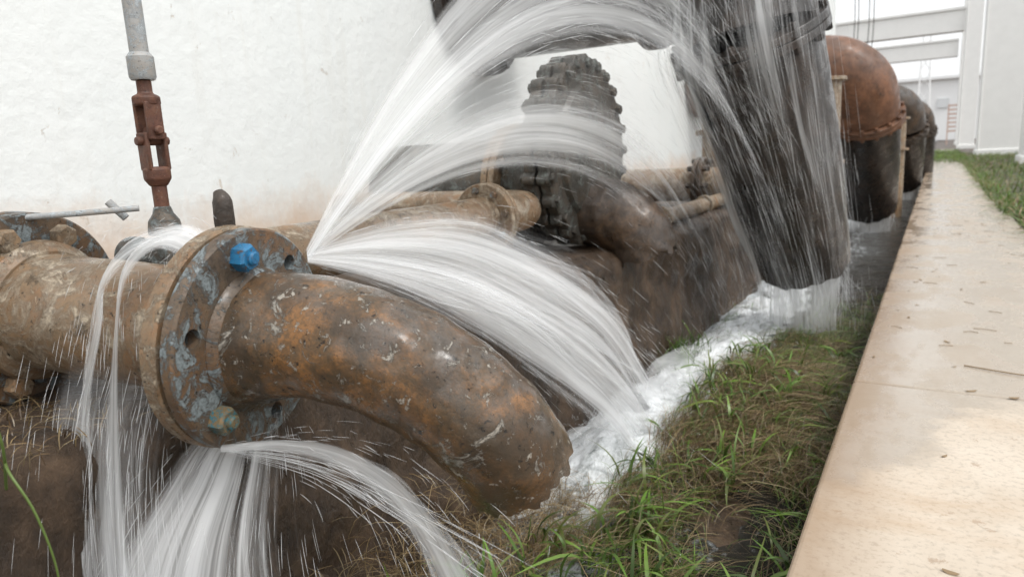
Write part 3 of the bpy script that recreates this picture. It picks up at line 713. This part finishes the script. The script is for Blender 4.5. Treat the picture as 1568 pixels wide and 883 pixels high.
for _ in range(500):
    cx_=-1.0+.78*rng.random(); cy_=.9+2.6*rng.random()**1.3
    if wetzone(cx_,cy_): continue
    if rng.random()>.55+1.4*mn.noise(V((cx_*5,cy_*4,20))): continue
    for k in range(rng.integers(2,6)):
        Bl.blade(np.array([cx_+.012*rng.normal(),cy_+.012*rng.normal(),gz(cx_,cy_)+.03+.05*rng.random()]),.09+.12*rng.random(),.006+.008*rng.random(),rng.random()*6.28,.4+.7*rng.random(),greens[rng.integers(1,5)],7)
for _ in range(2200):
    x=-1.10+.25*rng.random()**1.5; y=.9+.9*rng.random(); Bl.blade(np.array([x,y,-1.08+.35*rng.random()**2*max(0,(-.95-x)/.2)]),.08+.1*rng.random(),.002,rng.random()*6.28,1.0,straws[rng.integers(4)])
for _ in range(34):
    x=-.95+.65*rng.random(); y=1.7+2.4*rng.random(); Bl.blade(np.array([x,y,-1.08]),.22+.16*rng.random(),.004,rng.random()*6.28,.3,greens[3],7)
for _ in range(140):
    x=-1.05+.06*rng.normal(); y=3.25+.12*rng.normal(); Bl.blade(np.array([x,y,-1.08]),.12+.18*rng.random(),.007,rng.random()*6.28,.4,greens[rng.integers(3)],6)
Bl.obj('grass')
Br=Blades()
for _ in range(11000):
    y=6.0+24*rng.random()**1.2; x=.56+ .16*rng.random() if rng.random()<.25 else .64+2.2*rng.random()
    if y<8 and x<.64: continue
    Br.blade(np.array([x,y,-.82]),.10+.22*rng.random(),.007+.007*rng.random(),rng.random()*6.28,.4+.6*rng.random(),greens[rng.integers(5)] if rng.random()>.2 else straws[1],5)
for _ in range(1500):
    y=22+12*rng.random(); x=-.6+1.3*rng.random(); Br.blade(np.array([x,y,-.82]),.15+.25*rng.random(),.018,rng.random()*6.28,.5,greens[rng.integers(5)],5)
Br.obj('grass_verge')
Wd=Blades()
for _ in range(420):
    x=-1.62+.48*rng.random(); y=.15+.45*rng.random(); Wd.blade(np.array([x,y,-.43]),.04+.07*rng.random(),.0025,rng.random()*6.28,.7,straws[rng.integers(4)])
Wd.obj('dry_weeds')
mb=MB()
sweep(mb,[(-1.16,.40,-.45),(-1.10,.385,-.36),(-1.115,.38,-.27),(-1.10,.385,-.20)],[.0022,.002,.0015,.0008],6,6)
sweep(mb,[(-1.145,.40,-.40),(-1.08,.38,-.40),(-1.05,.39,-.46),(-1.045,.40,-.56),(-1.06,.39,-.66)],[.002,.002,.0018,.0015,.0008],6,6)
mkobj('creeping_stem',mb,m_plain('stem_green',(.12,.18,.04),.5))
mb=MB()
for _ in range(34):
    x=-.12+.7*rng.random(); y=2.6+6*rng.random(); a=rng.normal()*.6; L=.012+.03*rng.random(); dx,dy=math.cos(a)*L,math.sin(a)*L
    sweep(mb,[(x-dx,y-dy,-.798),(x,y+.006*rng.normal(),-.797),(x+dx,y+dy,-.798)],.0012,5,3)
sweep(mb,[(.12,2.75,-.797),(.26,2.70,-.795),(.40,2.69,-.797)],.0022,6,4)
for _ in range(46): # small fallen leaves and crumbs of soil
    x=-.17+.75*rng.random()**1.4; y=1.3+6*rng.random(); s_=.004+.008*rng.random(); a=rng.random()*6.28
    pts_=[]
    for q_ in range(7):
        th=2*math.pi*q_/7; rx=s_*math.cos(th)*1.6; ry=s_*math.sin(th)*.7
        pts_.append((x+rx*math.cos(a)-ry*math.sin(a),y+rx*math.sin(a)+ry*math.cos(a),-.7975+.002*math.cos(th*2)))
    mb.add(pts_,[tuple(range(7))])
mkobj('straw_litter',mb,M_straw)

# ---------------------------------------------------------------- camera & light
a,p,r=map(math.radians,(32,11,3))
F=V((-math.sin(a)*math.cos(p),math.cos(a)*math.cos(p),-math.sin(p))); R0=V((math.cos(a),math.sin(a),0)); U0=R0.cross(F)
U=U0*math.cos(r)+R0*math.sin(r); R=R0*math.cos(r)-U0*math.sin(r)
cam=bpy.data.cameras.new('camera'); cam.lens=24; cam.sensor_width=36; cam.clip_start=.02; cam.clip_end=1500
cam.dof.use_dof=True; cam.dof.focus_distance=1.35; cam.dof.aperture_fstop=4.5
co=bpy.data.objects.new('camera',cam); link(co)
m=Matrix((R,U,-F)).transposed().to_4x4(); co.matrix_world=m
scene.camera=co
sd=V((.52,-.12,.84)).normalized()
el_=math.asin(sd.z); az=math.atan2(sd.x,sd.y)
w=bpy.data.worlds.new('World'); scene.world=w; w.use_nodes=True; nt=w.node_tree
sky=nt.nodes.new('ShaderNodeTexSky'); sky.sky_type='NISHITA'; sky.sun_disc=False; sky.sun_elevation=el_; sky.sun_rotation=az; sky.dust_density=7; sky.air_density=1.0; sky.ozone_density=1
hs=nt.nodes.new('ShaderNodeHueSaturation'); hs.inputs['Saturation'].default_value=.3; hs.inputs['Value'].default_value=1.7
mx=nt.nodes.new('ShaderNodeMix'); mx.data_type='RGBA'; mx.inputs[0].default_value=.7; mx.inputs[7].default_value=(9.3,9.45,9.5,1)
bg=nt.nodes['Background']; bg.inputs[1].default_value=.15; nt.links.new(sky.outputs[0],hs.inputs['Color']); nt.links.new(hs.outputs[0],mx.inputs[6]); nt.links.new(mx.outputs[2],bg.inputs[0])
sl=bpy.data.lights.new('sun','SUN'); sl.energy=1.1; sl.angle=math.radians(16); sl.color=(1,.98,.95)
so=bpy.data.objects.new('sun',sl); link(so); so.rotation_euler=(-sd).to_track_quat('-Z','Y').to_euler()
scene.view_settings.view_transform='Standard'; scene.view_settings.look='None'; scene.view_settings.exposure=0
